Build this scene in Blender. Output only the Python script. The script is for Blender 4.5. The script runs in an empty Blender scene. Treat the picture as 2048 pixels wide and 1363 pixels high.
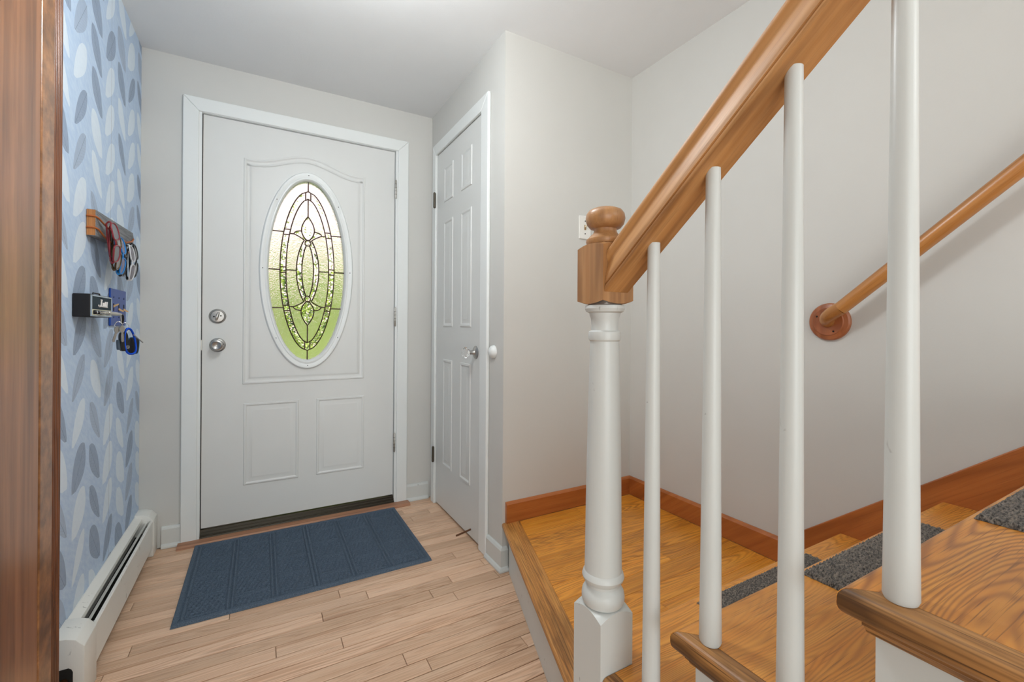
import bpy, bmesh, math, random
from mathutils import Vector, Matrix
random.seed(7)
PI = math.pi
scene = bpy.context.scene
COL = scene.collection

# ------------------------------------------------------------------ camera
H = 1.04                                   # lens height above the hall floor
F_PX, YAW, ROLL, CY = 886.79, 29.4721, 0.3763, 652.21
cam_d = bpy.data.cameras.new('camera')
cam_d.sensor_width = 36.0
cam_d.sensor_fit = 'HORIZONTAL'
cam_d.lens = F_PX * 36.0 / 2048.0
cam_d.shift_y = -(681.5 - CY) / 2048.0
cam_d.clip_start = 0.02
cam = bpy.data.objects.new('camera', cam_d)
COL.objects.link(cam)
cam.matrix_world = (Matrix.Translation((0, 0, H)) @ Matrix.Rotation(-math.radians(YAW), 4, 'Z')
                    @ Matrix.Rotation(math.radians(90), 4, 'X') @ Matrix.Rotation(math.radians(ROLL), 4, 'Z'))
scene.camera = cam

# ------------------------------------------------------------------ world, lights, exposure
world = bpy.data.worlds.new('world')
scene.world = world
world.use_nodes = True
bg = world.node_tree.nodes['Background']
bg.inputs[0].default_value = (0.93, 0.96, 1.0, 1)
bg.inputs[1].default_value = 1.0

def light(name, kind, loc, target, energy, color, size=None, size_y=None):
    d = bpy.data.lights.new(name, kind)
    d.energy = energy
    d.color = color
    if kind == 'AREA':
        d.shape = 'RECTANGLE' if size_y else 'DISK'
        d.size = size
        if size_y: d.size_y = size_y
    o = bpy.data.objects.new(name, d)
    COL.objects.link(o)
    o.location = loc
    v = Vector(target) - Vector(loc)
    o.rotation_euler = v.to_track_quat('-Z', 'Y').to_euler()
    return o

light('sun', 'SUN', (3, -4, 10), (0, 2.2, 0), 3.6, (1.0, 0.97, 0.97)).data.angle = 0.02
# unseen area lights added as cool fill behind and left of the camera
light('back_fill', 'AREA', (-0.6, -2.9, 1.05), (0.2, 2.0, 0.95), 60, (0.91, 0.975, 1.0), 2.6, 1.8)
light('side_fill', 'AREA', (-3.3, -1.3, 1.15), (1.4, 0.8, 0.9), 16, (0.91, 0.975, 1.0), 2.2, 1.9)
# globe lamp hanging in the hall, above the picture
hall = light('hall_ceiling_light', 'POINT', (0.24, 1.16, 1.96), (0.24, 1.16, 0), 22, (0.92, 0.975, 1.0))
hall.data.shadow_soft_size = 0.12
# unseen fill light added over the stairs to lift treads and landing wall
stair_fill = light('stair_fill_light', 'POINT', (1.0, -0.8, 1.75), (1.0, -0.8, 0), 10, (0.92, 0.975, 1.0))
stair_fill.data.shadow_soft_size = 0.2
vs = scene.view_settings
vs.view_transform = 'Standard'
vs.look = 'None'
vs.gamma = 1.0
vs.use_curve_mapping = False
vs.exposure = 0.06
scene.cycles.use_denoising = True
scene.cycles.max_bounces = 10
scene.cycles.transmission_bounces = 10
scene.cycles.sample_clamp_indirect = 8

# ------------------------------------------------------------------ key planes (from the camera calibration)
Y0 = 2.595        # front wall
XL = -0.4826      # wallpapered wall
XC = 0.8999       # closet wall
XR = 1.6323       # stair wall
YC = 1.665        # end of the closet
CEIL = 1.2625 + H
LAND = 0.20       # landing height
RIS = 0.185
T = [LAND + RIS * k for k in (1, 2, 3, 4)]         # tread heights
TF = [0.722, 0.478, 0.250, 0.018]                  # tread fronts

# ------------------------------------------------------------------ node helpers
class V:
    """a float socket with arithmetic"""
    def __init__(s, nt, sock): s.nt, s.s = nt, sock
    def _m(s, op, *a, clamp=False):
        n = s.nt.nodes.new('ShaderNodeMath'); n.operation = op; n.use_clamp = clamp
        for i, x in enumerate((s,) + a):
            if isinstance(x, V): s.nt.links.new(x.s, n.inputs[i])
            else: n.inputs[i].default_value = x
        return V(s.nt, n.outputs[0])
    def __add__(s, o): return s._m('ADD', o)
    __radd__ = __add__
    def __sub__(s, o): return s._m('SUBTRACT', o)
    def __rsub__(s, o): return (s * -1.0) + o
    def __mul__(s, o): return s._m('MULTIPLY', o)
    __rmul__ = __mul__
    def __truediv__(s, o): return s._m('DIVIDE', o)
    def __pow__(s, o): return s._m('POWER', o)
    def floor(s): return s._m('FLOOR')
    def fract(s): return s._m('FRACT')
    def abs(s): return s._m('ABSOLUTE')
    def sin(s): return s._m('SINE')
    def lt(s, o): return s._m('LESS_THAN', o)
    def gt(s, o): return s._m('GREATER_THAN', o)
    def mn(s, o): return s._m('MINIMUM', o)
    def mx(s, o): return s._m('MAXIMUM', o)
    def ramp(s, lo, hi):
        n = s.nt.nodes.new('ShaderNodeMapRange'); s.nt.links.new(s.s, n.inputs[0])
        n.inputs[1].default_value = lo; n.inputs[2].default_value = hi
        return V(s.nt, n.outputs[0])

def new_mat(name):
    m = bpy.data.materials.new(name)
    m.use_nodes = True
    nt = m.node_tree
    b = nt.nodes['Principled BSDF']
    return m, nt, b

def coords(nt, kind='Object'):
    n = nt.nodes.new('ShaderNodeTexCoord')
    sx = nt.nodes.new('ShaderNodeSeparateXYZ')
    nt.links.new(n.outputs[kind], sx.inputs[0])
    return [V(nt, sx.outputs[i]) for i in range(3)]

def vec(nt, x, y, z):
    n = nt.nodes.new('ShaderNodeCombineXYZ')
    for i, a in enumerate((x, y, z)):
        if isinstance(a, V): nt.links.new(a.s, n.inputs[i])
        else: n.inputs[i].default_value = a
    return n.outputs[0]

def noise(nt, v, scale, detail=3, rough=0.55, dist=0.0):
    n = nt.nodes.new('ShaderNodeTexNoise')
    nt.links.new(v, n.inputs['Vector'])
    n.inputs['Scale'].default_value = scale
    n.inputs['Detail'].default_value = detail
    n.inputs['Roughness'].default_value = rough
    n.inputs['Distortion'].default_value = dist
    return V(nt, n.outputs[0])

def voronoi(nt, v, scale, feature='F1', out='Distance'):
    n = nt.nodes.new('ShaderNodeTexVoronoi')
    n.feature = feature
    nt.links.new(v, n.inputs['Vector'])
    n.inputs['Scale'].default_value = scale
    return n.outputs[out]

def white(nt, v):
    n = nt.nodes.new('ShaderNodeTexWhiteNoise'); n.noise_dimensions = '3D'
    nt.links.new(v, n.inputs['Vector'])
    return V(nt, n.outputs['Value'])

def objrand(nt):
    n = nt.nodes.new('ShaderNodeObjectInfo')
    return V(nt, n.outputs['Random'])

def mix(nt, f, a, b, mode='MIX'):
    n = nt.nodes.new('ShaderNodeMix'); n.data_type = 'RGBA'; n.blend_type = mode
    if isinstance(f, V): nt.links.new(f.s, n.inputs[0])
    else: n.inputs[0].default_value = f
    for i, x in ((6, a), (7, b)):
        if isinstance(x, tuple): n.inputs[i].default_value = x + (1,) if len(x) == 3 else x
        else: nt.links.new(x, n.inputs[i])
    return n.outputs[2]

def bump(nt, b, h, strength=0.3, dist=0.002):
    n = nt.nodes.new('ShaderNodeBump')
    n.inputs['Strength'].default_value = strength
    n.inputs['Distance'].default_value = dist
    nt.links.new(h.s if isinstance(h, V) else h, n.inputs['Height'])
    nt.links.new(n.outputs[0], b.inputs['Normal'])

def srgb(r, g, b):
    f = lambda c: ((c / 255 + 0.055) / 1.055) ** 2.4 if c > 10 else c / 255 / 12.92
    return (f(r), f(g), f(b))

def plain(name, col, rough=0.5, metal=0.0, trans=0.0, bmp=0.0, bscale=200, ior=1.45):
    m, nt, b = new_mat(name)
    b.inputs['Base Color'].default_value = col + (1,)
    b.inputs['Roughness'].default_value = rough
    b.inputs['Metallic'].default_value = metal
    b.inputs['Transmission Weight'].default_value = trans
    b.inputs['IOR'].default_value = ior
    if bmp:
        x, y, z = coords(nt)
        bump(nt, b, noise(nt, vec(nt, x, y, z), bscale, 3), bmp, 0.001)
    return m

def paint(name, col, rough=0.45, var=0.06, spots=0.0, bmp=0.12):
    """painted surface: faint mottling, brush relief, optional chips and scuffs"""
    m, nt, b = new_mat(name)
    x, y, z = coords(nt)
    v = vec(nt, x, y, z)
    n = noise(nt, v, 2.3, 4).ramp(0.3, 0.7)
    c = mix(nt, n, tuple(k * (1 - var) for k in col), tuple(min(1, k * (1 + var * .5)) for k in col))
    if spots:
        s = noise(nt, vec(nt, x, y, z * 0.45), 70, 2).ramp(0.70 - spots * .1, 0.76 - spots * .1)
        g = noise(nt, v, 9, 2).gt(0.58)
        c = mix(nt, s * g * 0.55, c, (0.16, 0.15, 0.13))
    nt.links.new(c, b.inputs['Base Color'])
    b.inputs['Roughness'].default_value = rough
    bump(nt, b, noise(nt, v, 160, 3), bmp, 0.0015)
    return m

def wood(name, dark, mid, light_, axis='X', rough=0.4, rings=22.0, across=9.0, pores=0.5, var=0.25,
         along=0.9, coat=0.0, wear=0.0, ringmix=0.75, wlo=0.52):
    """wood with cathedral grain from contour lines of stretched noise, pores and a tint for each board"""
    m, nt, b = new_mat(name)
    x, y, z = coords(nt)
    r = objrand(nt)
    if axis == 'S':                                  # along the 39 degree slope of the stairs
        a, p, q = y * -0.777 + z * 0.629, x, y * 0.629 + z * 0.777
    elif axis == 'L':                                # along the slanting landing edge
        a, p, q = y * 0.951 + x * 0.309, x * 0.951 - y * 0.309, z
    else:
        a, p, q = {'X': (x, y, z), 'Y': (y, x, z), 'Z': (z, x, y)}[axis]
    off = r * 37.0
    v1 = vec(nt, a * along + off, p * across + off * 1.7, q * across)
    n1 = noise(nt, v1, 1.0, 2, 0.45, 0.15)
    lines = ((n1 * rings * 6.283).sin() * 0.5 + 0.5) ** 1.8
    v2 = vec(nt, a * 9.0 + off, p * 420.0, q * 420.0)
    pore = noise(nt, v2, 1.0, 2, 0.6).ramp(0.56, 0.72)
    v3 = vec(nt, a * 2.5 + off, p * 60.0, q * 60.0)
    streak = noise(nt, v3, 1.0, 3, 0.6).ramp(0.3, 0.7)
    c = mix(nt, streak, mid, light_)
    c = mix(nt, lines * ringmix * noise(nt, v1, 0.7, 1).ramp(0.25, 0.75), c, dark)
    c = mix(nt, pore * pores, c, tuple(k * .55 for k in dark))
    tint = (r * 91.7).fract()
    c = mix(nt, 1.0, c, mix(nt, tint, (1 - var, 1 - var * 1.05, 1 - var * 1.15), (1.0, 1.0, 1.0)), 'MULTIPLY')
    if wear:
        w = noise(nt, vec(nt, a * 3.0, p * 14.0, q * 14.0), 1.0, 4, 0.65).ramp(wlo, wlo + 0.18)
        c = mix(nt, w * wear, c, tuple(k * .35 for k in dark))
    nt.links.new(c, b.inputs['Base Color'])
    b.inputs['Roughness'].default_value = rough
    b.inputs['Coat Weight'].default_value = coat
    b.inputs['Coat Roughness'].default_value = 0.25
    bump(nt, b, pore * -0.6 + streak * 0.25, 0.18, 0.0006)
    return m

M = {}
M['wall'] = paint('wall_paint', srgb(207, 206, 201), 0.7, 0.03, bmp=0.10)
M['ceiling'] = paint('ceiling_paint', srgb(230, 231, 231), 0.85, 0.03, bmp=0.2)
M['white'] = paint('white_trim_paint', srgb(230, 233, 231), 0.35, 0.03, bmp=0.06)
M['door'] = paint('door_paint', srgb(218, 219, 216), 0.42, 0.03, bmp=0.05)
M['white_worn'] = paint('worn_white_paint', srgb(210, 213, 210), 0.36, 0.05, spots=0.6, bmp=0.08)
M['heater'] = paint('heater_enamel', srgb(234, 233, 226), 0.38, 0.06, spots=0.75, bmp=0.08)
M['floor'] = wood('pale_oak', srgb(176, 124, 88), srgb(232, 190, 156), srgb(244, 210, 180), 'X', 0.42, 30, 12, 0.5, 0.24, along=0.6, ringmix=0.6)
M['subfloor'] = plain('subfloor', srgb(70, 48, 34), 0.9)
M['orange'] = wood('amber_oak', srgb(158, 88, 22), srgb(232, 148, 44), srgb(244, 170, 66), 'X', 0.33, 34, 10, 0.7, 0.22, along=0.7, coat=0.25, ringmix=0.9)
M['orange_y'] = wood('amber_oak_nosing', srgb(112, 66, 26), srgb(198, 132, 62), srgb(214, 154, 82), 'L', 0.4, 22, 26, 0.9, 0.1, along=0.5, coat=0.1, wear=0.5, wlo=0.48, ringmix=0.95)
M['tread'] = wood('tread_oak', srgb(152, 86, 26), srgb(226, 144, 50), srgb(238, 166, 72), 'X', 0.36, 60, 7, 0.7, 0.12, along=1.0, coat=0.2, ringmix=0.75)
M['return'] = wood('worn_return_oak', srgb(96, 58, 28), srgb(170, 114, 58), srgb(196, 144, 86), 'Y', 0.42, 14, 30, 0.9, 0.1, along=0.9, wear=0.8, wlo=0.44)
M['cherry'] = wood('red_brown_trim_wood', srgb(128, 64, 24), srgb(174, 98, 44), srgb(190, 114, 56), 'X', 0.3, 6, 9, 0.25, 0.06, coat=0.3)
M['cherry_y'] = wood('red_brown_skirt_wood', srgb(128, 64, 24), srgb(172, 96, 42), srgb(188, 112, 54), 'S', 0.3, 6, 9, 0.25, 0.06, coat=0.3)
M['rail'] = wood('honey_rail_wood', srgb(134, 84, 42), srgb(194, 138, 80), srgb(210, 158, 102), 'S', 0.48, 4, 30, 0.2, 0.05, along=1.5, coat=0.0, wear=0.4)
M['newel'] = wood('honey_newel_wood', srgb(124, 82, 48), srgb(176, 126, 78), srgb(192, 146, 98), 'Z', 0.38, 4, 24, 0.2, 0.05, along=2.0, coat=0.1, wear=0.2)
M['wallrail'] = wood('wall_rail_wood', srgb(132, 80, 34), srgb(182, 120, 60), srgb(198, 138, 76), 'S', 0.32, 4, 30, 0.3, 0.04, coat=0.2)
M['rosette'] = wood('rosette_wood', srgb(122, 66, 34), srgb(166, 96, 56), srgb(180, 110, 68), 'Z', 0.36, 4, 20, 0.15, 0.04, coat=0.15)
M['jamb'] = wood('stained_jamb_wood', srgb(92, 54, 28), srgb(146, 94, 58), srgb(168, 114, 74), 'Z', 0.3, 3, 26, 0.25, 0.03, along=1.0, coat=0.35, wear=0.3)
M['jamb_edge'] = wood('mottled_edge_strip', srgb(84, 46, 22), srgb(150, 98, 56), srgb(178, 124, 76), 'X', 0.3, 3, 8, 0.2, 0.03, along=6.0, coat=0.35, wear=0.55, wlo=0.42)
M['reed'] = wood('dark_reed_wood', srgb(60, 30, 14), srgb(112, 62, 32), srgb(136, 82, 46), 'Z', 0.34, 5, 40, 0.4, 0.1, along=4.0, coat=0.25, wear=0.5)
M['threshold_wood'] = wood('threshold_oak', srgb(120, 76, 52), srgb(170, 120, 90), srgb(186, 138, 106), 'X', 0.5, 6, 20, 0.4, 0.03)
M['black'] = plain('black_rubber', (0.012, 0.011, 0.01), 0.55)
M['dark'] = plain('dark_recess', (0.015, 0.014, 0.012), 0.9)
M['bronze'] = plain('black_bronze', (0.035, 0.028, 0.018), 0.35, 0.6)
M['nickel'] = plain('satin_nickel', (0.46, 0.45, 0.43), 0.32, 1.0)
M['chrome'] = plain('chrome', (0.8, 0.8, 0.8), 0.12, 1.0)
M['steel'] = plain('aged_steel', (0.5, 0.48, 0.44), 0.35, 1.0, bmp=0.2, bscale=90)
M['oldbrass'] = plain('aged_dark_hinge', (0.10, 0.085, 0.065), 0.45, 0.8)
M['came'] = plain('bronze_came', (0.06, 0.032, 0.018), 0.45, 0.3)
M['crystal'] = plain('crystal', (1, 1, 1), 0.02, 0, 1.0, ior=1.5)
M['rust'] = plain('brown_rod', srgb(112, 74, 48), 0.5, 0.3)
M['plate'] = plain('switch_plate_plastic', srgb(232, 230, 224), 0.3)
M['pipe'] = plain('copper_pipe', srgb(120, 80, 50), 0.35, 0.9)

# ------------------------------------------------------------------ wallpaper, drawn by nodes
def wallpaper():
    m, nt, b = new_mat('leaf_wallpaper')
    x, y, z = coords(nt)
    base = noise(nt, vec(nt, y * 30.0, z * 60.0 + y * 34.0, 0.0), 1.0, 4, 0.6).ramp(0.3, 0.7)
    c = mix(nt, base, srgb(182, 204, 232), srgb(202, 220, 240))
    vein_n = noise(nt, vec(nt, y, z, 0.0), 55, 4, 0.65)
    # one leaf in each cell of a column; neighbouring columns lean opposite ways
    py, pz, L = 0.150, 0.137, 0.084
    p = (y + (-1.60)) / py
    ci = p.floor()
    q = (z + white(nt, vec(nt, ci, 3.0, 1.0)) * 0.137) / pz
    ri = q.floor()
    tone = white(nt, vec(nt, ci, ri, 4.1))
    r2 = white(nt, vec(nt, ci, ri, 15.4))
    r3 = white(nt, vec(nt, ci, ri, 27.9))
    par = (ci * 0.5).fract() * 4.0 - 1.0
    dx = ((p.fract() - 0.5) * py + (r3 - 0.5) * 0.016) * par
    dz = (q.fract() - 0.5) * pz + (r2 - 0.5) * 0.006
    al = dz * 0.80 + dx * 0.60 + dx * dx * 3.0
    ac = dx * 0.80 - dz * 0.60
    sN = (al / L)
    prof = ((1.0 - (sN * sN).mn(1.0)) ** 0.72) * (0.027 + 0.021 * r2) * (1.0 + sN * 0.25)
    inside = ac.abs().lt(prof)
    leaf = mix(nt, tone.gt(0.30), srgb(138, 152, 174), srgb(166, 180, 200))
    leaf = mix(nt, tone.gt(0.55), leaf, srgb(230, 240, 248))
    c = mix(nt, inside * (0.55 + 0.35 * vein_n), c, leaf)
    rib = (ac.abs().lt(0.0009) * al.abs().lt(L * 1.04)).mx((((al * 0.8 - ac.abs()) * 560.0).sin().gt(0.94)) * inside * 0.35)
    c = mix(nt, rib * tone.lt(0.55) * 0.55, c, srgb(92, 104, 128))
    # paper seams
    seam = (((y + (-2.136)) / 0.52).fract() * 0.52).lt(0.0022)
    c = mix(nt, seam * 0.6, c, srgb(120, 108, 106))
    nt.links.new(c, b.inputs['Base Color'])
    b.inputs['Roughness'].default_value = 0.75
    bump(nt, b, noise(nt, vec(nt, y * 400.0, z * 90.0 + y * 300.0, 0.0), 1.0, 2), 0.15, 0.001)
    return m
M['wallpaper'] = wallpaper()

# ------------------------------------------------------------------ mesh helpers
class MB:
    def __init__(s): s.v, s.f = [], []
    def add(s, vs, fs):
        o = len(s.v); s.v += [tuple(p) for p in vs]; s.f += [tuple(i + o for i in f) for f in fs]; return s
    def box(s, x0, x1, y0, y1, z0, z1):
        vs = [(x, y, z) for z in (z0, z1) for y in (y0, y1) for x in (x0, x1)]
        return s.add(vs, [(0, 2, 3, 1), (4, 5, 7, 6), (0, 1, 5, 4), (2, 6, 7, 3), (0, 4, 6, 2), (1, 3, 7, 5)])
    def prism(s, poly, axis, a, b):
        """polygon in the plane normal to axis, from a to b; x:(y,z)  y:(x,z)  z:(x,y)"""
        def P(p, t): return {'x': (t, p[0], p[1]), 'y': (p[0], t, p[1]), 'z': (p[0], p[1], t)}[axis]
        n = len(poly)
        vs = [P(p, a) for p in poly] + [P(p, b) for p in poly]
        return s.add(vs, [tuple(range(n)), tuple(range(2 * n - 1, n - 1, -1))] + [(i, (i + 1) % n, n + (i + 1) % n, n + i) for i in range(n)])
    def loft(s, rings, closed=True, caps=True, loop=False):
        n = len(rings[0]); vs = [p for r in rings for p in r]; fs = []
        R = len(rings)
        for k in range(R if loop else R - 1):
            k2 = (k + 1) % R
            for i in range(n if closed else n - 1):
                j = (i + 1) % n
                fs.append((k * n + i, k * n + j, k2 * n + j, k2 * n + i))
        if caps and not loop and closed:
            fs.append(tuple(reversed(range(n)))); fs.append(tuple((R - 1) * n + i for i in range(n)))
        return s.add(vs, fs)
    def lathe(s, prof, c=(0, 0, 0), n=40, axis='z'):
        rings = []
        for r, h in prof:
            ring = []
            for i in range(n):
                a = 2 * PI * i / n
                u, w = r * math.cos(a), r * math.sin(a)
                ring.append({'z': (c[0] + u, c[1] + w, c[2] + h), 'y': (c[0] + u, c[1] + h, c[2] + w), 'x': (c[0] + h, c[1] + u, c[2] + w)}[axis])
            rings.append(ring)
        return s.loft(rings)
    def tube(s, path, r, n=10, loop=False):
        path = [Vector(p) for p in path]; rings = []; N = len(path); prev = None
        for i, p in enumerate(path):
            if loop: t = path[(i + 1) % N] - path[i - 1]
            else: t = path[min(i + 1, N - 1)] - path[max(i - 1, 0)]
            t.normalize()
            if prev is None:
                u = t.orthogonal().normalized()
            else:
                u = (prev - t * prev.dot(t)).normalized()
            prev = u
            w = t.cross(u)
            rr = r[i] if isinstance(r, (list, tuple)) else r
            rings.append([p + (u * math.cos(2 * PI * k / n) + w * math.sin(2 * PI * k / n)) * rr for k in range(n)])
        return s.loft(rings, loop=loop)
    def turn(s):
        """turn about the upright line through the key hook"""
        c, q = math.cos(-.85), math.sin(-.85)
        s.v = [(p[0], KPY + (p[1] - KPY) * .60, KPZ + (p[2] - KPZ) * .86) for p in s.v]
        s.v = [(KPX + (p[0] - KPX) * c - (p[1] - KPY) * q, KPY + (p[0] - KPX) * q + (p[1] - KPY) * c, p[2]) for p in s.v]
        return s
    def build(s, name, mat, parent=None, bevel=None, smooth=None, local=False):
        me = bpy.data.meshes.new(name)
        bm = bmesh.new()
        vs = [bm.verts.new(p) for p in s.v]
        for f in s.f:
            try: bm.faces.new([vs[i] for i in f])
            except ValueError: pass
        bmesh.ops.recalc_face_normals(bm, faces=bm.faces)
        if bevel:
            w, seg = bevel[0], bevel[1]
            es = [e for e in bm.edges if (len(bevel) < 3 or bevel[2](e.verts[0].co, e.verts[1].co))
                  and len(e.link_faces) == 2 and e.calc_face_angle(0) > 0.5]
            bmesh.ops.bevel(bm, geom=es, offset=w, segments=seg, profile=0.5, affect='EDGES', clamp_overlap=True)
        bm.to_mesh(me); bm.free()
        if smooth is not None:
            for p in me.polygons: p.use_smooth = True
            me.set_sharp_from_angle(angle=math.radians(smooth))
        if mat is not None:
            me.materials.append(M[mat] if isinstance(mat, str) else mat)
        o = bpy.data.objects.new(name, me)
        COL.objects.link(o)
        if parent is not None:
            o.parent = parent
            if not local: o.location = -wloc(parent)
        return o

def wloc(o):
    v = Vector((0, 0, 0))
    while o is not None:
        v += o.location; o = o.parent
    return v

def tag(o, label, cat=None, group=None, kind=None):
    o['label'] = label
    if cat: o['category'] = cat
    if group: o['group'] = group
    if kind: o['kind'] = kind
    return o

def thing(name, label, cat, loc=(0, 0, 0), group=None, kind=None):
    o = bpy.data.objects.new(name, None)
    o.empty_display_size = 0.05
    COL.objects.link(o)
    o.location = loc
    return tag(o, label, cat, group, kind)

def struct(o, label, cat): return tag(o, label, cat, kind='structure')

def inset(poly, d):
    """mitred inset of a counter-clockwise closed polygon"""
    n = len(poly); out = []
    for i in range(n):
        p0, p1, p2 = Vector(poly[i - 1]), Vector(poly[i]), Vector(poly[(i + 1) % n])
        a = (p1 - p0).normalized(); b = (p2 - p1).normalized()
        na, nb = Vector((-a.y, a.x)), Vector((-b.y, b.x))
        m = (na + nb); m /= max(0.2, 1 + na.dot(nb))
        out.append(tuple(p1 + m * d))
    return out

def relief(poly, steps, place, fill=True):
    """embossed frame: rings of poly inset by d, at height h; place(u,w,h) -> xyz"""
    mb = MB(); rings = []
    for d, h in steps:
        rings.append([place(p[0], p[1], h) for p in inset(poly, d)])
    mb.loft(rings, caps=False)
    if fill: mb.add(rings[-1], [tuple(range(len(rings[-1])))])
    return mb

# ================================================================== THE SETTING
# ---- floor: one board after another
fl = MB().box(-3.6, XR + .1, -3.3, 2.8, -0.10, -0.016).build('floor', 'subfloor')
struct(fl, 'pale oak strip floor of the entry hall', 'floor')
MB().box(-3.5, XR, -3.2, -0.147, -0.016, 0.0).build('floor_field', 'floor', fl)
BW = 0.057
def xo(y): return 0.591 + 0.3245 * (y - 0.72)          # outer line of the slanting landing edge
def plank(poly, z1, th, ch, name, mat, parent):
    top = inset(poly, ch)
    mb = MB(); n = len(poly)
    mb.loft([[(p[0], p[1], z1 - th) for p in poly], [(p[0], p[1], z1 - ch) for p in poly], [(p[0], p[1], z1) for p in top]])
    return mb.build(name, mat, parent)
rf = random.Random(3)
y = Y0 - 0.005
row = 0
while y > -0.14:
    ya, yb = y - BW + 0.0027, y
    x0 = XL if ya > 1.40 else (-0.398 if ya > 0.68 else -0.6)
    x1 = (XC + 0.044) if ya > YC else xo(max(yb, .72)) + 0.05
    x = x0 + (-rf.uniform(0.1, 0.9))
    while x < x1:
        L = rf.choice((0.28, 0.45, 0.62, 0.8, 1.0, 1.2)) * rf.uniform(.9, 1.1)
        a, b_ = max(x, x0), min(x + L - 0.0016, x1)
        if b_ - a > 0.03:
            plank([(a, ya), (b_, ya), (b_, yb), (a, yb)], 0.0, 0.014, 0.0012, 'floor_board', 'floor', fl)
        x += L
    y -= BW

# ---- ceiling and walls
ce = MB().box(-3.6, XR + .1, -3.3, Y0 + .14, CEIL, CEIL + 0.1).build('ceiling', 'ceiling')
struct(ce, 'flat pale grey ceiling of the entry hall', 'ceiling')
wf = MB()
DX0, DX1, DZ1 = -0.2646, 0.6887, 1.0176 + H
wf.box(-3.6, DX0, Y0, Y0 + .14, 0, CEIL).box(DX1, XR + .1, Y0, Y0 + .14, 0, CEIL).box(DX0, DX1, Y0, Y0 + .14, DZ1, CEIL)
struct(wf.build('wall_front', 'wall'), 'off-white front wall around the entry door', 'wall')
struct(MB().box(XL - .1, XL, 1.38, Y0, 0, CEIL).build('wall_left', 'wallpaper'), 'left wall papered with blue-grey drifting leaves', 'wall')
wc = MB()
CY0, CY1, CZ1 = 1.872, 2.4864, 1.0 + H          # closet door opening
wc.box(XC, XC + .1, CY1, Y0, 0, CEIL).box(XC, XC + .1, YC, CY0, 0, CEIL).box(XC, XC + .1, CY0, CY1, CZ1, CEIL)
struct(wc.build('wall_closet', 'wall'), 'narrow off-white closet wall holding the six-panel door', 'wall')
struct(MB().box(XC + .1, XR, YC, YC + .1, 0, CEIL).build('wall_landing', 'wall'), 'short off-white wall behind the stair landing', 'wall')
struct(MB().box(XR, XR + .1, -3.3, Y0, 0, CEIL).build('wall_right', 'wall'), 'long off-white wall beside the stairs', 'wall')
struct(MB().box(-3.6, -0.425, 0.70, 1.376, 0, CEIL).build('wall_opening', 'wall'), 'wall end beside the wood-cased opening', 'wall')
struct(MB().box(-3.6, XR + .1, -3.3, -3.2, 0, CEIL).build('wall_back', 'wall'), 'rear wall of the room behind the hall', 'wall')
struct(MB().box(-3.6, -3.5, -3.2, .7, 0, CEIL).build('wall_side', 'wall'), 'far side wall of the room behind the hall', 'wall')

# ---- stained jamb and reeded casing at the left edge
tr = thing('trim_3', 'dark honey stained wooden opening casing with reeded edge at far left', 'door casing', (-0.41, 1.2, 0), kind='structure')
MB().box(-0.425, -0.400, 0.68, 1.280, 0, CEIL).build('jamb_board', 'jamb', tr, (0.002, 2))
MB().box(-0.425, -0.3985, 1.2815, 1.348, 0, CEIL).build('edge_strip', 'jamb_edge', tr, (0.004, 3))
for k in range(5):
    yk = 1.3535 + 0.0093 * k
    MB().lathe([(0.0046, 0), (0.0046, CEIL)], (-0.4035, yk, 0), 14).build('reed', 'reed', tr, smooth=50)
MB().box(-0.4826, -0.405, 1.349, 1.396, 0, CEIL).build('casing_back', 'reed', tr)

# ---- casings, jambs, threshold of the entry door
t1 = thing('trim_1', 'white painted casing around the entry door', 'door casing', (DX0, Y0, 0), kind='structure')
OX0, OX1, OZ1 = -0.3267, 0.7504, 1.0816 + H
yc0, yc1 = Y0 - 0.020, Y0
bv = (0.003, 2)
MB().prism([(OX0, 0), (DX0, 0), (DX0, DZ1), (OX0, OZ1)], 'y', yc0, yc1).build('casing', 'white', t1, bv)
MB().prism([(DX1, 0), (OX1, 0), (OX1, OZ1), (DX1, DZ1)], 'y', yc0, yc1).build('casing', 'white', t1, bv)
MB().prism([(OX0, OZ1), (DX0, DZ1), (DX1, DZ1), (OX1, OZ1)], 'y', yc0, yc1).build('casing', 'white', t1, bv)
JB = 0.0115
MB().box(DX0, DX0 + JB, Y0 - 0.012, Y0 + .14, 0.0, DZ1).build('door_jamb', 'white', t1)
MB().box(DX1 - JB, DX1, Y0 - 0.012, Y0 + .14, 0.0, DZ1).build('door_jamb', 'white', t1)
MB().box(DX0 + JB, DX1 - JB, Y0 - 0.012, Y0 + .14, DZ1 - .0015, DZ1 + .001).build('head_jamb', 'white', t1)
MB().box(DX0 + JB, DX0 + JB + .012, Y0 + .052, Y0 + .066, 0.05, DZ1 - .002).box(DX1 - JB - .012, DX1 - JB, Y0 + .052, Y0 + .066, 0.05, DZ1 - .002) \
    .box(DX0 + JB, DX1 - JB, Y0 + .052, Y0 + .066, DZ1 - .018, DZ1 - .002).build('weatherstrip', 'black', t1)
MB().box(DX0 + JB + .0002, DX0 + JB + .0035, Y0 + .008, Y0 + .05, 0.05, DZ1 - .002).build('weatherstrip', 'black', t1)
MB().prism([(Y0 - .018, 0), (Y0 + .14, 0), (Y0 + .14, .044), (Y0 + .006, .044), (Y0 + .004, .034), (Y0 - .004, .034), (Y0 - .006, .024), (Y0 - .016, .020), (Y0 - .018, .012)],
           'x', DX0 + JB, DX1 - JB).build('threshold', 'bronze', t1)
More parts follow.
